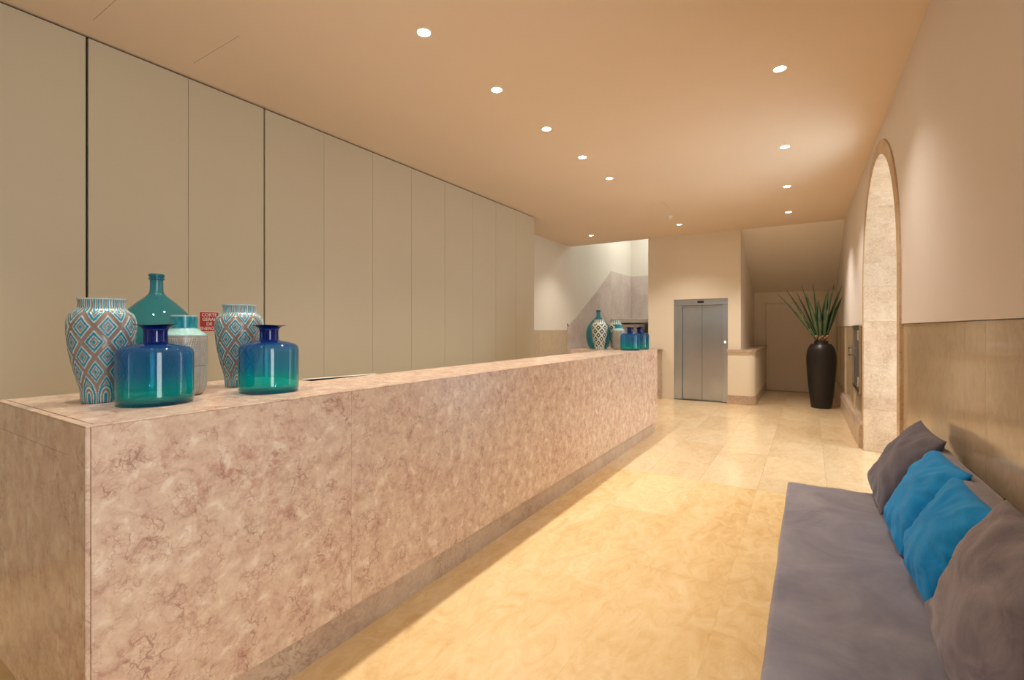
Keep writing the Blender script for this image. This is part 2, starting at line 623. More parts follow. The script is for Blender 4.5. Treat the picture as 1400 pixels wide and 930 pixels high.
stairs = thing('staircase', 'pale stone staircase climbing beside the left wall to a landing behind the far vases', 'stairs', (XS, 10.0, 0))
for k in range(9):
    zt = 0.172 * (k + 1)
    obj('step', bx(.014, 0.95, 0.273 * k, 0.273 * (k + 1) + (.0 if k < 8 else .27), 0.172 * k if k else 0.001, zt, 0.006, 1), M['dado'], stairs)
obj('landing', bx(.014, 1.82, 2.735, 4.50, 1.60, 1.72, 0.006, 1), M['stairpaint'], stairs)
obj('stringer', bx(.95, .99, 0.0, 2.73, 0.001, .16, 0.004, 1), M['skirt'], stairs)

# ---- lift wall with the opening for the lift, side wall of the niche, sloped soffit and back wall
bm = bmesh.new()
box(bm, -2.87, -2.345, YB, YB + .18, 0, H)
box(bm, -2.345, -1.33, YB, YB + .18, 2.035, H)
box(bm, -1.33, -1.106, YB, YB + .18, 0, H)
wb = struct(obj('wall_back', bm, M['wall']))
struct(obj('wall_niche_left', bx(-1.2, -1.106, YB + .18, YN, 0, H), M['niche']))
wn = struct(obj('wall_niche_back', bx(-1.2, 0.9, YN, YN + .1, 0, H), M['niche']))
struct(obj('wall_shaft', bx(-2.75, -1.2, YB + .5, YB + .55, 0, H), M['dark']))
# pilaster to the right of the door
struct(obj('trim_1', bx(0.215, 0.51, YN - .05, YN, 0, 2.27), M['wall']))
bm = bmesh.new()
pr = [(10.05, H), (YN, 2.29), (YN, H + .25), (10.05, H + .25)]
a = [bm.verts.new((-1.2, y, z)) for y, z in pr]
b = [bm.verts.new((0.9, y, z)) for y, z in pr]
bm.faces.new(a)
bm.faces.new(b[::-1])
for i in range(4):
    bm.faces.new((a[i], b[i], b[(i + 1) % 4], a[(i + 1) % 4]))
struct(obj('ceiling_niche', bm, M['niche']))

# rounded low wall in front of the niche's left side: plaster body, stone skirting, cap
def low_wall(x0, x1, y0, y1, z0, z1, r):
    bm = bmesh.new()
    pts = [(x0, y1), (x0, y0)]
    for k in range(9):
        t = -pi / 2 + pi / 2 * k / 8
        pts.append((x1 - r + r * cos(t), y0 + r + r * sin(t)))
    pts.append((x1, y1))
    lo = [bm.verts.new((x, y, z0)) for x, y in pts]
    hi = [bm.verts.new((x, y, z1)) for x, y in pts]
    bm.faces.new(lo)
    bm.faces.new(hi[::-1])
    for i in range(len(pts)):
        j = (i + 1) % len(pts)
        bm.faces.new((lo[i], lo[j], hi[j], hi[i]))
    return bm


lw = struct(obj('wall_low', low_wall(-1.325, -0.86, 9.94, YN, 0.0, 1.0, 0.14), M['wall']))
obj('skirting', low_wall(-1.332, -0.845, 9.925, YN, 0.0, 0.17, 0.15), M['skirt'], lw)
obj('cap', low_wall(-1.332, -0.83, 9.91, YN, 1.0, 1.045, 0.16), M['skirt'], lw)

# low stone parapet at the foot of the stair
pp = struct(obj('wall_parapet', bx(-3.7, -2.58, 9.86, 10.0, 0, 1.0), M['skirt']))
obj('cap', bx(-3.72, -2.56, 9.84, 10.0, 1.0, 1.035, 0.01, 2), M['skirt'], pp)


# ---- right wall with the stone arch
AY, AR, AO, ZS = 5.83, 1.16, 1.29, 1.94
bm = bmesh.new()
def wp(y, z, d=0.0):
    return (XW(y) + d, y, z)
WZ = 1.485
ya, yb = AY - AO, AY + AO
WY0, WY1, WB, WT = -0.15, 0.65, 0.4, 2.9                # added side window beside the camera, lets in fill light
quad(bm, wp(WY0, WT), wp(WY1, WT), wp(WY1, H), wp(WY0, H))
for y in (WY0, WY1):
    quad(bm, wp(y, WB), wp(y, WB, .2), wp(y, WT, .2), wp(y, WT))
quad(bm, wp(WY0, WT), wp(WY0, WT, .2), wp(WY1, WT, .2), wp(WY1, WT))
quad(bm, wp(WY0, WB), wp(WY0, WB, .2), wp(WY1, WB, .2), wp(WY1, WB))
quad(bm, wp(WY0, 0, .03), wp(WY1, 0, .03), wp(WY1, WB, .03), wp(WY0, WB, .03))
for (y0, y1) in ((YF, WY0), (WY1, ya), (yb, YN)):
    quad(bm, wp(y0, WZ), wp(y1, WZ), wp(y1, H), wp(y0, H))                      # plaster
    quad(bm, wp(y0, WZ), wp(y0, WZ, .03), wp(y1, WZ, .03), wp(y1, WZ))          # its lower lip
    quad(bm, wp(y0, 0, .03), wp(y1, 0, .03), wp(y1, WZ, .03), wp(y0, WZ, .03))  # backing of the stone
quad(bm, wp(ya, WZ), wp(ya, WZ, .6), wp(ya, ZS, .6), wp(ya, ZS))
for side in (-1, 1):
    y = AY + side * AO
seg = 40
prev = None
for k in range(seg + 1):
    t = pi * k / seg
    y, z = AY - AO * cos(t), ZS + AO * sin(t)
    if prev:
        py, pz = prev
        quad(bm, wp(py, pz), wp(y, z), wp(y, H), wp(py, H))
    prev = (y, z)
wr = struct(obj('wall_right', bm, M['wall_r']))
# arch stones, each its own block running through the wall
bounds = [0, 13.5, 48, 80, 100, 132, 166.5, 180]
for a0, a1 in zip(bounds[:-1], bounds[1:]):
    bm = bmesh.new()
    n = max(3, int((a1 - a0) / 4))
    e = 0.015
    ring = []
    for k in range(n + 1):
        t = radians(a0 + e + (a1 - a0 - 2 * e) * k / n)
        row = []
        for (r, d) in ((AR, -.012), (AO, -.012), (AO, .55), (AR, .55)):
            y, z = AY + r * cos(t), ZS + r * sin(t)
            row.append(bm.verts.new((XW(y) + d, y, z)))
        ring.append(row)
    for p, q in zip(ring[:-1], ring[1:]):
        for i in range(4):
            bm.faces.new((p[i], p[(i + 1) % 4], q[(i + 1) % 4], q[i]))
    bm.faces.new(ring[0])
    bm.faces.new(ring[-1][::-1])
    obj('arch_stone', bm, M['archstone'], wr)
zj = [0.0, 0.49, 1.01, 1.53, ZS]
for z0, z1 in zip(zj[:-1], zj[1:]):
    for y0, y1 in ((ya, AY - AR), (AY + AR, yb)):
        x = XW((y0 + y1) / 2)
        obj('arch_stone', bx(x - .012, x + .55, y0, y1, z0 + .0003, z1 - .0003, 0.002, 1), M['archstone'], wr)
# entrance door set deep in the arch
ax = XW(AY) + .55
bm = bmesh.new()
quad(bm, (ax + .4, 4.3, 0), (ax + .4, 7.3, 0), (ax + .4, 7.3, H), (ax + .4, 4.3, H))
dr = struct(obj('door_2', bx(ax - .04, ax, AY - AR, AY - AR + .08, 0, ZS), M['wood']))
obj('frame', bx(ax - .04, ax, AY + AR - .08, AY + AR, 0, ZS), M['wood'], dr)
obj('frame', bx(ax - .04, ax, AY - .05, AY + .05, 0, ZS), M['wood'], dr)
obj('frame', bx(ax - .04, ax, AY - AR, AY + AR, ZS - .04, ZS + .04), M['wood'], dr)
bm.free()
bm = bmesh.new()
pts = [(AY - AR, 0.0)] + [(AY - AR * cos(pi * k / 24), ZS + AR * sin(pi * k / 24)) for k in range(25)] + [(AY + AR, 0.0)]
bm.faces.new([bm.verts.new((ax - .02, y, z)) for y, z in pts])
obj('pane', bm, M['pane'], dr)
# polished stone dado panels
ys = [YF, WY0, WY1, 1.25, 2.245, 2.68, 2.97, 4.215, ya]
for a, b in zip(ys[:-1], ys[1:]):
    bm = bmesh.new()
    g = .001
    zt = WB if a == WY0 else WZ - .004
    A = [wp(a + g, 0, .010), wp(b - g, 0, .010), wp(b - g, zt, .010), wp(a + g, zt, .010)]
    B = [wp(a + g, 0, .028), wp(b - g, 0, .028), wp(b - g, zt, .028), wp(a + g, zt, .028)]
    va = [bm.verts.new(p) for p in A]
    vb = [bm.verts.new(p) for p in B]
    bm.faces.new(va)
    bm.faces.new(vb[::-1])
    for i in range(4):
        bm.faces.new((va[i], va[(i + 1) % 4], vb[(i + 1) % 4], vb[i]))
    obj('stone_panel', bm, M['wainscot'], wr)
for a, b in ((yb, 7.34), (7.34, 8.40), (8.40, 10.1), (10.1, 11.4), (11.4, YN - .06)):
    x = XW((a + b) / 2)
    zt = WZ - .006
    parts = [(0.3, zt)]
    for z0, z1 in parts:
        obj('stone_panel', bx(x + .006, x + .028, a + .001, b - .001, z0, z1), M['wainscot'], wr)
bm = bmesh.new()
pr = [(-.05, 0), (-.05, .22), (-.03, .28), (.02, .30), (.02, 0)]
a = [bm.verts.new(wp(yb + .0, z, d)) for d, z in pr]
b = [bm.verts.new(wp(YN - .06, z, d)) for d, z in pr]
bm.faces.new(a)
bm.faces.new(b[::-1])
for i in range(5):
    bm.faces.new((a[i], b[i], b[(i + 1) % 5], a[(i + 1) % 5]))
struct(obj('baseboard_right', bm, M['skirt']))

# ---- front wall behind the camera with its windows
bm = bmesh.new()
wins = [(-2.9, -2.5)]
xs = [XS]
for a, b in wins:
    xs += [a, b]
xs.append(0.9)
for i in range(0, len(xs), 2):
    box(bm, xs[i], xs[i + 1], YF - .1, YF, 0, H)
for a, b in wins:
    box(bm, a, b, YF - .1, YF, 2.7, H)
    box(bm, a, b, YF - .1, YF, 0, 0.05)
struct(obj('wall_front', bm, M['wall']))
for i, (a, b) in enumerate(wins):
    f = bmesh.new()
    box(f, a, a + .05, YF - .08, YF - .02, .05, 2.7)
    box(f, b - .05, b, YF - .08, YF - .02, .05, 2.7)
    box(f, a, b, YF - .08, YF - .02, .05, .1)
    box(f, a, b, YF - .08, YF - .02, 2.65, 2.7)
    wnd = struct(obj('window_%d' % (i + 1), f, M['steel_dark']))
    p = bmesh.new()
    quad(p, (a + .05, YF - .05, .1), (b - .05, YF - .05, .1), (b - .05, YF - .05, 2.65), (a + .05, YF - .05, 2.65))
    obj('pane', p, M['pane'], wnd)

f = bmesh.new()
xw = XW(0.25) + .12
for y in (WY0, WY1 - .06):
    box(f, xw, xw + .05, y, y + .06, WB, WT)
box(f, xw, xw + .05, WY0, WY1, WB, WB + .06)
box(f, xw, xw + .05, WY0, WY1, WT - .06, WT)
wnd = struct(obj('window_2', f, M['steel_dark']))  # frame of the unseen window added for the side fill
p = bmesh.new()
quad(p, (xw + .02, WY0, WB), (xw + .02, WY1, WB), (xw + .02, WY1, WT), (xw + .02, WY0, WT))
obj('pane', p, M['pane'], wnd)

# ---- niche door
d1 = struct(obj('door_1', bx(-0.845, 0.13, YN - .03, YN - .002, 0.008, 2.015, 0.003, 1), M['door']))
bm = bmesh.new()
box(bm, -.865, -.851, YN - .035, YN, 0, 2.03)
box(bm, .136, .15, YN - .035, YN, 0, 2.03)
box(bm, -.865, .15, YN - .035, YN, 2.02, 2.04)
obj('frame', bm, M['wall'], d1)
bm = bmesh.new()
box(bm, -0.03, 0.0, YN - .075, YN - .03, 0.95, 0.975, 0.004, 1)
box(bm, -0.03, 0.09, YN - .085, YN - .07, 0.95, 0.97, 0.004, 1)
obj('handle', bm, M['steel_dark'], d1)

# ================================================================== RECEPTION COUNTER
CT, CXF, CXB, CXW = 1.162, -1.80, -2.30, -2.76
CY0, CY1 = 0.52, 6.72
NB, FB = 1.62, 5.92         # ends of the near and far wide blocks
PZ = 0.153
ctr = thing('reception_counter', 'long polished pink-beige marble reception counter carrying the blue and turquoise vases', 'counter', (0, 0, 0))
TS = 0.03
Mk = M['counter']
seams = [CY0 + .0125, 1.475, 2.49, 3.52, 4.55, 5.6, CY1]
for a, b in zip(seams[:-1], seams[1:]):
    obj('front_panel', bx(CXF - .022, CXF, a + .0006, b - .0006, PZ, CT - .0062), Mk, ctr)
# mitred edge strips that show as thin lighter lines
obj('edge_strip', bx(CXF - .012, CXF + .0005, CY0 - .0005, CY0 + .012, PZ, CT - .006, .002, 1), Mk, ctr)
# end panels: field, right border and top border
obj('end_panel', bx(CXW, CXF - .135, CY0, CY0 + .024, PZ, CT - .105), Mk, ctr)
obj('end_panel', bx(CXF - .134, CXF - .0125, CY0, CY0 + .024, PZ, CT - .0062), Mk, ctr)
obj('end_panel', bx(CXW, CXF - .135, CY0, CY0 + .024, CT - .104, CT - .0062), Mk, ctr)
obj('end_panel', bx(CXW, CXF - .031, CY1 - .03, CY1, PZ, CT - .0062), Mk, ctr)
# back panels
bm = bmesh.new()
box(bm, CXW, CXW + .03, CY0 + .03, NB, PZ, CT - .022)
box(bm, CXW, CXB, NB - .03, NB, PZ, CT - .022)
box(bm, CXB, CXB + .03, NB, FB, PZ, CT - .022)
box(bm, CXW, CXB, FB, FB + .03, PZ, CT - .022)
box(bm, CXW, CXW + .03, FB + .03, CY1 - .03, PZ, CT - .022)
obj('back_panel', bm, Mk, ctr)
# top: slabs, and a narrow edge strip along the two visible edges
E_ = 0.026
for (x0, x1, y0, y1) in ((CXB, CXF - E_, NB, 2.49), (CXB, CXF - E_, 2.49, 4.2), (CXB, CXF - E_, 4.2, FB), (CXW, CXF - E_, CY0 + E_, NB), (CXW, CXF - E_, FB, CY1)):
    obj('top_slab', bx(x0, x1, y0 + .0004, y1 - .0004, CT - .022, CT), Mk, ctr)
obj('edge_strip', bx(CXF - E_ + .002, CXF, CY0, CY1, CT - .006, CT - .0003, .001, 1), Mk, ctr)
obj('edge_strip', bx(CXW, CXF - E_, CY0, CY0 + E_ - .002, CT - .006, CT - .0003, .001, 1), Mk, ctr)
bm = bmesh.new()
box(bm, CXB + .04, CXF - .022, CY0 + .04, CY1 - .04, 0, PZ)
box(bm, CXW + .05, CXB + .04, CY0 + .04, NB - .05, 0, PZ)
box(bm, CXW + .05, CXB + .04, FB + .05, CY1 - .04, 0, PZ)
obj('plinth', bm, M['skirt'], ctr)

# staff desk and monitor behind the counter
desk = thing('staff_desk', 'low cream work desk behind the marble counter under the monitor', 'desk', (-2.62, 3.7, 0))
obj('desk_top', bx(-.30, .30, -1.98, 2.1, .70, .73, .004, 1), M['panel'], desk)
for y in (-1.96, 0.0, 2.06):
    obj('side_panel', bx(-.28, .28, y - .012, y + .012, 0, .70), M['panel'], desk)
mon = thing('monitor', 'black monitor behind the counter, its top edge showing over the marble', 'monitor', (-2.59, 2.04, .73), radians(-12))
obj('screen', bx(-.018, .018, -.25, .25, .09, .404, .004, 2), M['black'], mon)
obj('top_edge', bx(-.018, .016, -.251, .251, .404, .4065, .001, 1), M['trim_white'], mon)
obj('stand', bx(.018, .04, -.03, .03, 0.01, .25, .004, 1), M['black'], mon)
obj('base', bx(-.09, .09, -.12, .12, 0, .012, .004, 1), M['black'], mon)

# ================================================================== VASES
TEAL, TEAL_D, WHITE, BROWN = (0.015, 0.29, 0.42), (0.01, 0.20, 0.32), (0.58, 0.70, 0.67), (0.31, 0.235, 0.20)


def lathe_colored(name, profile, seg, fn, mat, parent, H_):
    """fn(theta, t) -> (radial offset, rgb)"""
    bm = bmesh.new()
    lay = bm.verts.layers.float_color.new('glaze')
    rings = []
    for (r, z) in profile:
        ring = []
        for k in range(seg):
            th = 2 * pi * k / seg
            dr, c = fn(th, z / H_)
            v = bm.verts.new(((r + dr) * cos(th), (r + dr) * sin(th), z))
            v[lay] = (*c, 1)
            ring.append(v)
        rings.append(ring)
    for a, b in zip(rings[:-1], rings[1:]):
        for k in range(seg):
            bm.faces.new((a[k], a[(k + 1) % seg], b[(k + 1) % seg], b[k]))
    bm.faces.new(rings[0][::-1])
    return obj(name, bm, mat, parent, smooth=True)


def resample(profile, n):
    d = [0]
    for a, b in zip(profile[:-1], profile[1:]):
        d.append(d[-1] + sqrt((a[0] - b[0]) ** 2 + (a[1] - b[1]) ** 2))
    out = []
    j = 0
    for k in range(n + 1):
        s = d[-1] * k / n
        while j < len(d) - 2 and d[j + 1] < s:
            j += 1
        f = (s - d[j]) / max(d[j + 1] - d[j], 1e-9)
        out.append((profile[j][0] * (1 - f) + profile[j + 1][0] * f, profile[j][1] * (1 - f) + profile[j + 1][1] * f))
    return out


def lerp3(a, b, f):
    f = max(0, min(1, f))
    return tuple(x * (1 - f) + y * f for x, y in zip(a, b))


PV_H = 0.405
PV_PROF = spline([(0.0602, 0.0), (0.0636, 0.010), (0.0679, 0.06), (0.0826, 0.12), (0.0963, 0.19), (0.1041, 0.26), (0.1049, 0.31), (0.0963, 0.342),
                  (0.0808, 0.358), (0.0740, 0.368), (0.0722, 0.385), (0.0740, 0.400), (0.0748, 0.405)], 120)


def diamond_pattern(th, t):
    a = th * 8 / (2 * pi)
    t0, t1 = 0.16, 0.865
    jit = 0.02 * noise.noise(Vector((cos(th) * 3, sin(th) * 3, t * 9)))
    if t > t1:                                    # striped neck
        if t > 0.985:
            return 0.002, WHITE
        s = abs(((a * 2) % 1) - .5) * 2 + jit
        d = (t - t1) / (1 - t1)
        if d < .25:
            s = s * (1 - (0.25 - d) * 1.4)
        if s < .22:
            return -.0005, BROWN
        if s < .42:
            return .0010, WHITE
        if s < .72:
            return .0002, TEAL
        if s < .84:
            return .0010, WHITE
        return -.0005, BROWN
    if t < t0 - 0.0:                              # arches at the foot
        du = abs((a % 1) - .5)
        zt = t / t0
        dv = max(0.0, zt - 0.45) * 0.55
        s = sqrt(du * du + dv * dv) + jit
        if s < .10:
            return -.0005, TEAL
        if s < .16:
            return .001, WHITE
        if s < .25:
            return -.0005, BROWN
        if s < .31:
            return .001, WHITE
        if s < .42:
            return .0002, TEAL
        if s < .46:
            return .001, WHITE
        return -.001, BROWN
    v = (t - t0) / (t1 - t0) * 2.5 + 0.5          # two and a half rows
    best = 9
    for (ou, ov) in ((0, 0), (.5, .5)):
        u_ = ((a + ou) % 1) - .5
        v_ = ((v + ov) % 1) - .5
        best = min(best, abs(u_) / .5 + abs(v_) / .5)
    m = best + jit
    if m < .17:
        return .0010, TEAL
    if m < .22:
        return .0012, lerp3(WHITE, BROWN, .4)
    if m < .38:
        return -.0004, BROWN
    if m < .45:
        return .0020, WHITE
    if m < .67:
        return .0006, TEAL if m < .60 else TEAL_D
    if m < .77:
        return .0024, WHITE
    return -.0018, BROWN


def far_pattern(th, t):
    # the far pair is read as bold dark and pale diamonds
    if t > .86 or t < .10:
        return 0, WHITE if (th * 16 / (2 * pi)) % 1 < .6 else BROWN
    a = th * 7 / (2 * pi)
    v = (t - .10) / .76 * 3.0
    m = min(abs(((a + o) % 1) - .5) / .5 + abs(((v + o) % 1) - .5) / .5 for o in (0, .5))
    if m < .30:
        return .001, (0.58, 0.66, 0.60)
    if m < .68:
        return -.0008, (0.03, 0.045, 0.045)
    return .001, (0.62, 0.66, 0.58)


def pattern_vase(loc, label, group, hi=True, rz=0.0):
    v = thing('patterned_vase', label, 'vase', loc, rz, group)
    lathe_colored('body', resample(PV_PROF, 230 if hi else 140), 288 if hi else 180, diamond_pattern if hi else far_pattern, M['glaze'], v, PV_H)
    inner = lathe([(0.0748, PV_H), (0.071, PV_H + .0005), (0.068, PV_H - .01), (0.067, .36), (.077, .33)], 64)
    obj('mouth', inner, M['rim_in'], v, smooth=True)
    return v


M['rim_in'] = simple('pale_glaze_inside', lin(150, 160, 150), 0.4)

BV_H = 0.345
BV_PROF = [(0.0609, 0), (0.0661, 0.002), (0.0800, 0.022), (0.0840, 0.04), (0.0861, 0.15), (0.0870, 0.235), (0.0857, 0.252), (0.0818, 0.262), (0.0505, 0.286), (0.0483, 0.292), (0.0492, 0.338), (0.0487, BV_H)]


def groove_pattern(th, t):
    z = t * BV_H
    n = noise.noise(Vector((cos(th) * 4, sin(th) * 4, z * 30)))
    grey = (0.42 + .05 * n, 0.385 + .05 * n, 0.33 + .05 * n)
    if z > 0.288:
        c = lerp3((0.01, 0.22, 0.30), (0.03, 0.36, 0.44), .5 + n)
        if z > .340:
            c = (0.4, 0.55, 0.52)
        return 0, c
    if z > 0.256:
        return 0.0003, (0.36 + .04 * n, 0.60, 0.58)
    if z > .250:
        return -.0004, (0.30, 0.30, 0.27)
    a = (th * 4 / (2 * pi)) % 1
    d = abs(a - .5)
    zz = z / 0.25
    # bundles of engraved strokes fanning into a V
    for k in range(-2, 3):
        e = abs(d - (0.08 + 0.34 * abs(zz - .5) * 2.0 * .6 + k * 0.062))
        if e < 0.012:
            return .0006, (0.60, 0.57, 0.50)
        if e < 0.022:
            return -.0008, (0.27, 0.245, 0.20)
    if d > .485 or abs(zz - .5) < .010:
        return -.0005, (0.30, 0.27, 0.23)
    return 0, grey


def beige_vase(loc, label, group, rz=0.0, hi=True):
    v = thing('grooved_vase', label, 'vase', loc, rz, group)
    lathe_colored('body', resample(BV_PROF, 150 if hi else 80), 256 if hi else 128, groove_pattern, M['glaze'], v, BV_H)
    obj('mouth', lathe([(0.0487, BV_H), (0.0455, BV_H), (0.044, .33), (.044, .29), (.07, .25)], 48), M['rim_in'], v, smooth=True)
    return v


DJ_PROF = spline([(0.10, 0.0), (0.122, 0.006), (0.146, 0.05), (0.166, 0.13), (0.173, 0.19), (0.170, 0.25), (0.152, 0.312), (0.118, 0.365), (0.078, 0.407), (0.045, 0.436), (0.030, 0.455), (0.0265, 0.475), (0.026, 0.516)], 72)


def demijohn(loc, label, group):
    v = thing('glass_demijohn', label, 'bottle', loc, 0, group)
    b = lathe([(0.0006, 0.012), (0.06, 0.008)] + DJ_PROF, 72)
    obj('body', b, M['demijohn'], v, smooth=True)
    obj('lip', lathe([(0.026, 0.516), (0.030, 0.517), (0.0325, 0.521), (0.030, 0.526), (0.028, 0.527), (0.029, 0.529), (0.032, 0.533), (0.032, 0.542), (0.029, 0.545), (0.023, 0.544), (0.0225, 0.518)], 48),
        M['demijohn'], v, smooth=True)
    return v


BB_PROF = [(0.0006, 0.012), (0.075, 0.008), (0.111, 0.003), (0.117, 0.0), (0.1212, 0.004), (0.1235, 0.014)] + \
    [(0.124, 0.014 + 0.17 * k / 8) for k in range(9)] + \
    spline([(0.124, 0.186), (0.121, 0.202), (0.112, 0.213), (0.094, 0.221), (0.064, 0.2285), (0.044, 0.2325), (0.0405, 0.236)], 24) + \
    spline([(0.0398, 0.240), (0.0388, 0.26), (0.0395, 0.278), (0.044, 0.289), (0.054, 0.296)], 16)


def blue_bottle(loc, label, group, rz=0.0):
    v = thing('blue_glass_bottle', label, 'bottle', loc, rz, group)
    obj('body', lathe(BB_PROF, 80), M['blue_glass'], v, smooth=True)
    # flared, slightly wavy lip
    bm = bmesh.new()
    seg = 64
    rings = []
    for (r, z, wv) in ((.054, .296, 0), (.062, .2995, .5), (.0695, .3005, 1), (.0700, .3022, 1), (.062, .3018, .6), (.052, .299, 0)):
        ring = []
        for k in range(seg):
            th = 2 * pi * k / seg
            ring.append(bm.verts.new((r * cos(th), r * sin(th), z + wv * .0018 * sin(3 * th + .6))))
        rings.append(ring)
    for a, b in zip(rings[:-1], rings[1:]):
        for k in range(seg):
            bm.faces.new((a[k], a[(k + 1) % seg], b[(k + 1) % seg], b[k]))
    obj('lip', bm, M['lip'], v, smooth=True)
    return v


GN, GF = 'vases on the near end of the counter', 'vases on the far end of the counter'
pattern_vase((-2.366, .735, CT), 'large turquoise diamond-patterned vase, leftmost on the near end of the counter', GN, rz=.25)
demijohn((-2.625, 1.02, CT), 'tall teal glass demijohn standing behind the vases on the near counter end', GN)
blue_bottle((-2.139, .828, CT), 'larger-looking blue-green glass bottle in front of the teal demijohn near the counter corner', GN)
beige_vase((-2.304, 0.998, CT), 'grey grooved vase with turquoise neck between the blue bottles on the near counter end', GN, rz=.3)
pattern_vase((-2.406, 1.291, CT), 'turquoise diamond-patterned vase beside the red sign on the near counter end', GN, rz=.5)
blue_bottle((-2.096, 1.257, CT), 'blue glass bottle in front of the patterned vase by the red sign', GN, rz=1.0)
demijohn((-2.527, 6.35, CT), 'teal glass demijohn on the far counter end behind a patterned vase', GF)
pattern_vase((-2.39, 6.05, CT), 'pale vase with dark diamonds in front of the far teal demijohn', GF, hi=False)
pattern_vase((-2.36, 6.59, CT), 'pale and dark patterned vase half hidden behind the far grooved vase', GF, hi=False, rz=.4)
beige_vase((-2.204, 6.28, CT), 'small-looking grooved vase with turquoise neck on the far counter end', GF, hi=False)
blue_bottle((-1.985, 6.1, CT), 'blue-green glass bottle in front on the far counter end', GF)
blue_bottle((-1.965, 6.45, CT), 'rightmost blue-green glass bottle on the far counter end by the lift', GF, rz=.7)

# ================================================================== SIGN
sg = thing('wall_sign', 'small red sign reading CORTE GERAL DE ENERGIA on the cream panel wall', 'sign', (XL, 1.885, 1.5))
obj('plate', bx(0, .002, -.073, .073, -.079, .079), M['sign_white'], sg)
obj('red_field', bx(.002, .0026, -.068, .068, -.074, .074), M['sign_red'], sg)
for i, txt in enumerate(('CORTE', 'GERAL', 'DE', 'ENERGIA')):
    cu = bpy.data.curves.new('lettering', 'FONT')
    cu.body = txt
    cu.size = .034
    cu.align_x = 'CENTER'
    cu.align_y = 'CENTER'
    cu.extrude = .0002
    cu.offset = .0006
    cu.materials.append(M['sign_white'])
    tmp = link(bpy.data.objects.new('lettering_curve', cu))
    bpy.context.view_layer.update()
    me = bpy.data.meshes.new_from_object(tmp.evaluated_get(bpy.context.evaluated_depsgraph_get()))
    bpy.data.objects.remove(tmp)
    bpy.data.curves.remove(cu)
    o = bpy.data.objects.new('lettering', me)
    o.location = (.003, 0, .053 - .035 * i)
    o.rotation_euler = (pi / 2, 0, pi / 2)
    o.parent = sg
    link(o)

# ================================================================== LIFT
lf = thing('elevator', 'brushed steel elevator with two closed sliding doors in the far cream wall', 'elevator', (-1.837, YB + .03, 0))
obj('jamb', bx(-.507, -.355, -.012, .12, 0, 1.915, .004, 1), M['steel'], lf)
rj = obj('jamb', bx(.40, .507, -.012, .12, 0, 1.915, .004, 1), M['steel'], lf)
hd = obj('header', bx(-.507, .507, -.012, .12, 1.915, 2.034, .004, 1), M['steel'], lf)
obj('display', bx(-.055, .065, -.018, -.010, 1.955, 1.998, .003, 1), M['black'], hd)
obj('door_panel', bx(-.352, .021, .04, .07, 0.012, 1.91, .003, 1), M['steel'], lf)
obj('door_panel', bx(.025, .398, .04, .07, 0.012, 1.91, .003, 1), M['steel'], lf)
obj('sill', bx(-.507, .507, -.012, .12, 0.001, .011), M['steel_dark'], lf)
cp = obj('call_plate', bx(.425, .485, -.017, -.012, 1.08, 1.24, .002, 1), M['chrome'], lf)
obj('call_button', bx(.44, .47, -.021, -.016, 1.165, 1.205, .002, 1), M['button'], cp)

# ================================================================== POT AND PLANT
pot = thing('tall_planter', 'tall black glazed floor pot holding the spiky plant beside the niche', 'planter', (0.19, 10.36, 0))
prof = spline([(.150, 0.0), (.160, .01), (.178, .15), (.198, .33), (.216, .55), (.230, .76), (.234, .88), (.228, .98), (.208, 1.08), (.168, 1.155), (.150, 1.165)], 60)
prof = [(0.001, .0)] + prof
pb = obj('body', lathe(prof, 64), M['pot'], pot, smooth=True)
obj('neck', lathe([(.150, 1.163), (.122, 1.165), (.112, 1.175), (.110, 1.205), (.114, 1.215), (.108, 1.218), (.100, 1.21), (.098, 1.15)], 64), M['pot'], pot, smooth=True)
obj('soil', lathe([(.001, 1.17), (.099, 1.168)], 32), M['soil'], pot)

pl = thing('agave_plant', 'spiky green agave with long pointed leaves growing from the black pot', 'plant', (0.19, 10.36, 1.17))


def leaf(tip, base_r, width, roll=0.0):
    tip = Vector(tip)
    d = Vector((tip.x, tip.y, 0))
    base = d.normalized() * base_r if d.length > .01 else Vector((0, 0, 0))
    n = 14
    axis = tip - base
    side = axis.cross(Vector((0, 0, 1)))
    if side.length < .05 * axis.length:
        side = Vector((1, 0, 0))
    side.normalize()
    side = Matrix.Rotation(roll, 3, axis.normalized()) @ side
    up = side.cross(axis).normalized()
    if up.z < 0:
        up = -up
    bm = bmesh.new()
    rows = []
    for k in range(n + 1):
        t = k / n
        wd = width * (0.42 + 0.58 * sin(min(t / .45, 1) * pi / 2)) * (1 - max(0, (t - .40) / .60) ** 1.6) + .0015
        c = base + axis * t + Vector((0, 0, 1)) * (.03 * sin(pi * t))
        th = .010 * (1 - t) + .002
        rows.append([bm.verts.new(c + side * wd * .5 + up * wd * .16), bm.verts.new(c - up * wd * .02), bm.verts.new(c - side * wd * .5 + up * wd * .16), bm.verts.new(c - up * (th + wd * .05))])
    for a, b in zip(rows[:-1], rows[1:]):
        for i in range(4):
            bm.faces.new((a[i], a[(i + 1) % 4], b[(i + 1) % 4], b[i]))
    bm.faces.new(rows[0])
    bm.faces.new(rows[-1][::-1])
    obj('leaf', bm, M['leaf'], pl, smooth=True)


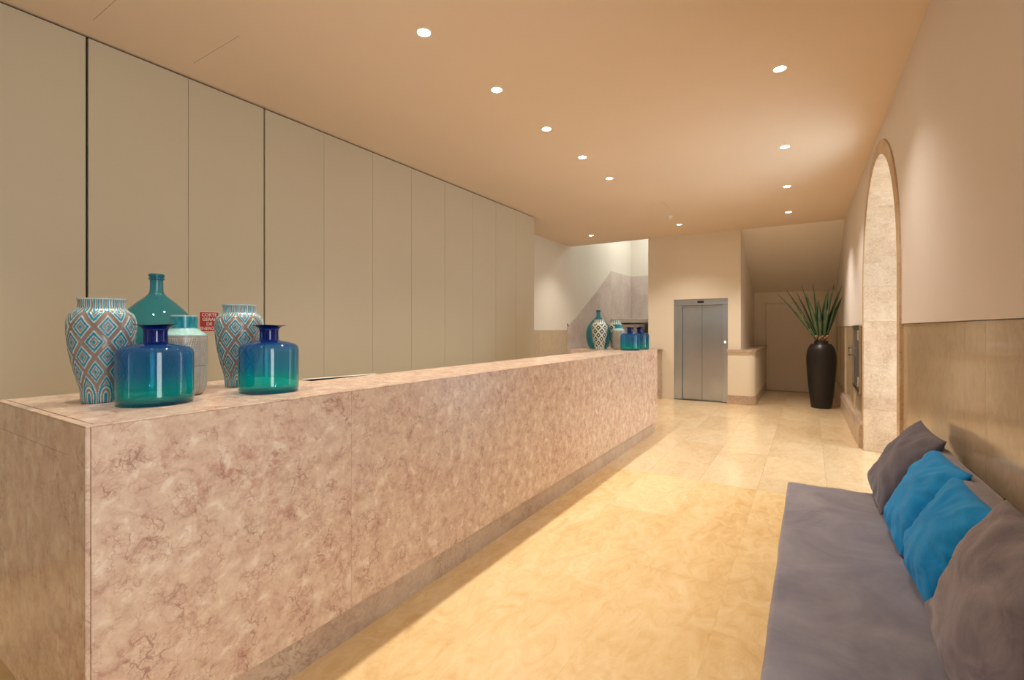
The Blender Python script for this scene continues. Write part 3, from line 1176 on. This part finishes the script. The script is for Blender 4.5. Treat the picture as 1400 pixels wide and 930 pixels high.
tips = [((-.69, -.02, .93), .085, .3), ((-.57, -.08, 1.04), .10, -.2), ((-.31, .18, 1.10), .085, .5), ((-.13, -.02, 1.12), .10, 0), ((-.05, -.22, .80), .075, 0),
        ((.08, .20, .92), .08, .3), ((.19, -.10, 1.07), .09, .2), ((.315, .0, 1.05), .085, .6), ((.325, .12, .86), .06, .9),
        ((-.25, -.20, .95), .09, .1), ((.10, -.14, .97), .08, -.3), ((-.40, .12, .98), .08, .1)]
for tp, wd, ro in tips:
    leaf(tp, .035, wd * 1.2, ro)
bm = bmesh.new()
for k in range(18):
    t = 2 * pi * k / 18
    r = .055 + .022 * (k % 3)
    bmesh.ops.create_uvsphere(bm, u_segments=10, v_segments=6, radius=.024 + .006 * (k % 2), matrix=Matrix.Translation((r * cos(t), r * sin(t), .075 + .028 * ((k * 7) % 3))))
obj('dry_leaf_bases', bm, M['dry_leaf'], pl, smooth=True)
obj('stem', lathe([(.055, 0.0), (.06, .05), (.05, .14), (.02, .2)], 24), M['dry_leaf'], pl, smooth=True)

# ================================================================== WALL CABINET BY THE ARCH
hx = XW(7.87)
hc = thing('wall_cabinet', 'narrow steel framed glass cabinet door set in the stone dado beyond the arch', 'cabinet', (hx, 7.87, 0))
bm = bmesh.new()
box(bm, -.022, .004, -.53, -.47, .63, 1.49, .004, 1)
box(bm, -.022, .004, .47, .53, .63, 1.49, .004, 1)
box(bm, -.022, .004, -.47, .47, .63, .67, .004, 1)
box(bm, -.022, .004, -.47, .47, 1.45, 1.49, .004, 1)
obj('frame', bm, M['chrome'], hc)
obj('glass_door', bx(-.012, -.004, -.47, .47, .67, 1.45), M['hose_glass'], hc)
obj('back_plate', bx(-.003, .004, -.47, .47, .67, 1.45), M['cabinet_back'], hc)
for z in (.78, 1.36):
    obj('hinge', bx(-.04, -.02, -.52, -.45, z - .06, z + .06, .003, 1), M['chrome'], hc)
bm = bmesh.new()
box(bm, -.075, -.02, .40, .42, 1.06, 1.08)
box(bm, -.075, -.02, .40, .42, 1.16, 1.18)
box(bm, -.075, -.060, .40, .42, 1.06, 1.18)
obj('handle', bm, M['chrome'], hc)

# ================================================================== BENCH
bench = thing('bench', 'long grey-mauve velvet bench with a low back cushion against the right wall', 'bench', (0.25, 2.0, 0))


def puff(sx, sy, amp, wr):
    def f(p):
        q = Vector((p.x / (sx / 2), p.y / (sy / 2)))
        if p.z > 0:
            p = p.copy()
            p.z += amp * max(0, 1 - q.x ** 4) * max(0, 1 - q.y ** 6)
        n1 = noise.noise(Vector((p.x * 5, p.y * 4, p.z * 6)))
        n2 = noise.noise(Vector((p.x * 14 + 3, p.y * 9, p.z * 12)))
        return p + Vector((n1 * wr, n2 * wr, n2 * wr * .8 + n1 * wr * .5))
    return f


sy = 2.6
obj('seat_cushion', rounded_slab(.695, sy, .15, .02, 34, 90, 3, puff(.695, sy, .012, .004)), M['velvet'], bench, smooth=True, loc=(-.0225, 1.6 - sy / 2, .375))
bc = rounded_slab(.12, 2.04, .42, .05, 6, 60, 10, lambda p: p + Vector((.012 * noise.noise(Vector((p.y * 2, p.z * 3, 0))), 0, .010 * noise.noise(Vector((p.y * 1.7, p.x * 8, 2))))))
obj('back_cushion', bc, M['velvet'], bench, smooth=True, loc=(.272, 1.06 - 1.02, .665))
obj('base', bx(-.28, .33, 1.5 - 2.4, 1.5, 0.08, .30, .005, 1), M['wood'], bench)
for (x, y) in ((-.24, 1.42), (.29, 1.42), (-.24, -.82), (.29, -.82)):
    obj('leg', bx(x - .03, x + .03, y - .03, y + .03, 0, .08), M['wood'], bench)


# ---- cushions: corners far-bottom, near-bottom, near-top, far-top
def pillow(name, label, corners, T, mat, seed, wr=.006):
    fb, nb, nt, ft = [Vector(c) for c in corners]
    ctr_ = (fb + nb + nt + ft) / 4
    nrm = (nb - ft).cross(nt - fb).normalized()
    if nrm.x > 0:
        nrm = -nrm
    n = 44
    bm = bmesh.new()
    sheets = []
    for sgn in (1, -1):
        g = []
        for j in range(n + 1):
            row = []
            v = -1 + 2 * j / n
            for i in range(n + 1):
                u = -1 + 2 * i / n
                edge = i in (0, n) or j in (0, n)
                if sgn < 0 and edge:
                    row.append(sheets[0][j][i])
                    continue
                pu = u * (1 - .055 * (1 - v * v) * abs(u) ** 3)
                pv = v * (1 - .055 * (1 - u * u) * abs(v) ** 3)
                a, b = (pu + 1) / 2, (pv + 1) / 2
                p = (fb * (1 - a) + nb * a) * (1 - b) + (ft * (1 - a) + nt * a) * b
                t = T * ((1 - abs(u) ** 2.4) * (1 - abs(v) ** 2.4)) ** .55
                w1 = noise.noise(Vector((u * 2.2 + seed, v * 2.2, sgn * 3)))
                rad = math.atan2(v, u)
                w2 = noise.noise(Vector((rad * 5 + seed * 3, (u * u + v * v) * .9, seed))) * min(1, (u * u + v * v))
                if not edge:
                    t += wr * (w1 * 1.4 + w2 * 1.3) * min(1, (1 - max(abs(u), abs(v))) * 5)
                row.append(bm.verts.new(p + nrm * t * sgn - Vector((0, 0, 0)) - ctr_))
            g.append(row)
        sheets.append(g)
        for j in range(n):
            for i in range(n):
                bm.faces.new((g[j][i], g[j][i + 1], g[j + 1][i + 1], g[j + 1][i]))
    o = obj(name, bm, mat, None, smooth=True, loc=ctr_)
    return tag(o, label, 'cushion', 'cushions leaning along the bench')


pillow('cushion', 'dark charcoal velvet cushion, farthest of the row, at the far end of the bench', [(.325, 3.82, .47), (.32, 3.13, .47), (.535, 2.90, .93), (.545, 3.56, .925)], .075, M['velvet_dark'], 1.3, .010)
pillow('cushion', 'teal blue cushion tucked between the charcoal cushion and another blue one', [(.335, 3.08, .465), (.335, 2.62, .465), (.52, 2.42, .90), (.52, 3.02, .88)], .075, M['blue'], 4.1, .012)
pillow('cushion', 'teal blue cushion overlapping the large grey-mauve velvet cushion', [(.345, 2.58, .465), (.355, 2.17, .465), (.495, 1.98, .885), (.50, 2.54, .875)], .075, M['blue'], 7.7, .012)
pillow('cushion', 'large grey-mauve velvet cushion, nearest of the row on the bench', [(.35, 2.11, .465), (.355, 1.50, .465), (.50, 1.35, .97), (.475, 1.90, .965)], .09, M['velvet_brushed'], 2.9, .010)

# ================================================================== CEILING FITTINGS
GL = 'recessed ceiling downlights'


def downlight(x, y, label, group=GL, power=DOWN_W):
    t = thing('downlight', label, 'light', (x, y, H), 0, group)
    obj('trim_ring', lathe([(.040, .001), (.040, -.003), (.046, -.004), (.052, -.001), (.053, .001)], 40), M['trim_white'], t, smooth=True)
    obj('lamp_lens', lathe([(.0005, -.0022), (.040, -.0022)], 32), M['lens'], t)
    l = bpy.data.lights.new('spot_lamp', 'SPOT')
    l.energy = power
    l.color = WARM
    l.spot_size = radians(112)
    l.spot_blend = 1.0
    l.shadow_soft_size = 0.03
    o = bpy.data.objects.new('spot_lamp', l)
    o.location = (0, 0, -.03)
    o.parent = t
    link(o)


ORD = ['first', 'second', 'third', 'fourth', 'fifth']
for k, y in enumerate((2.276, 3.128, 3.993, 4.864, 5.732)):
    downlight(-2.085 - .012 * k, y, '%s recessed downlight from the camera in the row above the counter' % ORD[k])
downlight(-2.0, 8.95, 'recessed downlight in front of the elevator wall beside the smoke detector', power=DOWN_W * 1.6)
downlight(-3.76, 9.06, 'recessed downlight just before the stairwell opening, by the left wall', power=DOWN_W * 1.3)
for k, y in enumerate((3.967, 5.703, 7.306, 8.933)):
    downlight(-.18 - .034 * k, y, '%s recessed downlight from the camera in the row near the right wall' % ORD[k], power=DOWN_W * (1.0, 1.0, 1.3, 2.2)[k])
for x, y, q in ((-2.08, 1.41, 'over the near vases, above the top of the view'), (-2.08, .55, 'over the near counter corner, above the view')):
    downlight(x, y, 'recessed ceiling downlight ' + q)

sd = thing('smoke_detector', 'small round white smoke detector on the ceiling before the elevator wall', 'detector', (-2.0, 8.22, H))
obj('base', lathe([(.001, -.012), (.05, -.012), (.055, -.006), (.055, 0.0)], 32), M['trim_white'], sd, smooth=True)
obj('sensor_dome', lathe([(.001, -.045), (.025, -.044), (.035, -.036), (.038, -.012)], 32), M['trim_white'], sd, smooth=True)
ds = obj('ceiling_disc', lathe([(.001, -.006), (.05, -.005), (.06, 0.0)], 32), M['ceiling'], loc=(-2.0, 7.3, H))
tag(ds, 'flat cream cover disc on the ceiling nearer than the smoke detector', 'cover')
hk = thing('wall_hook', 'tiny dark metal hook on the recessed wall beside the stair', 'hook', (XS, 9.93, 1.53))
obj('plate', bx(0, .006, -.02, .02, -.03, .03), M['steel_dark'], hk)
obj('prong', bx(.006, .04, -.006, .006, -.025, -.013), M['steel_dark'], hk)
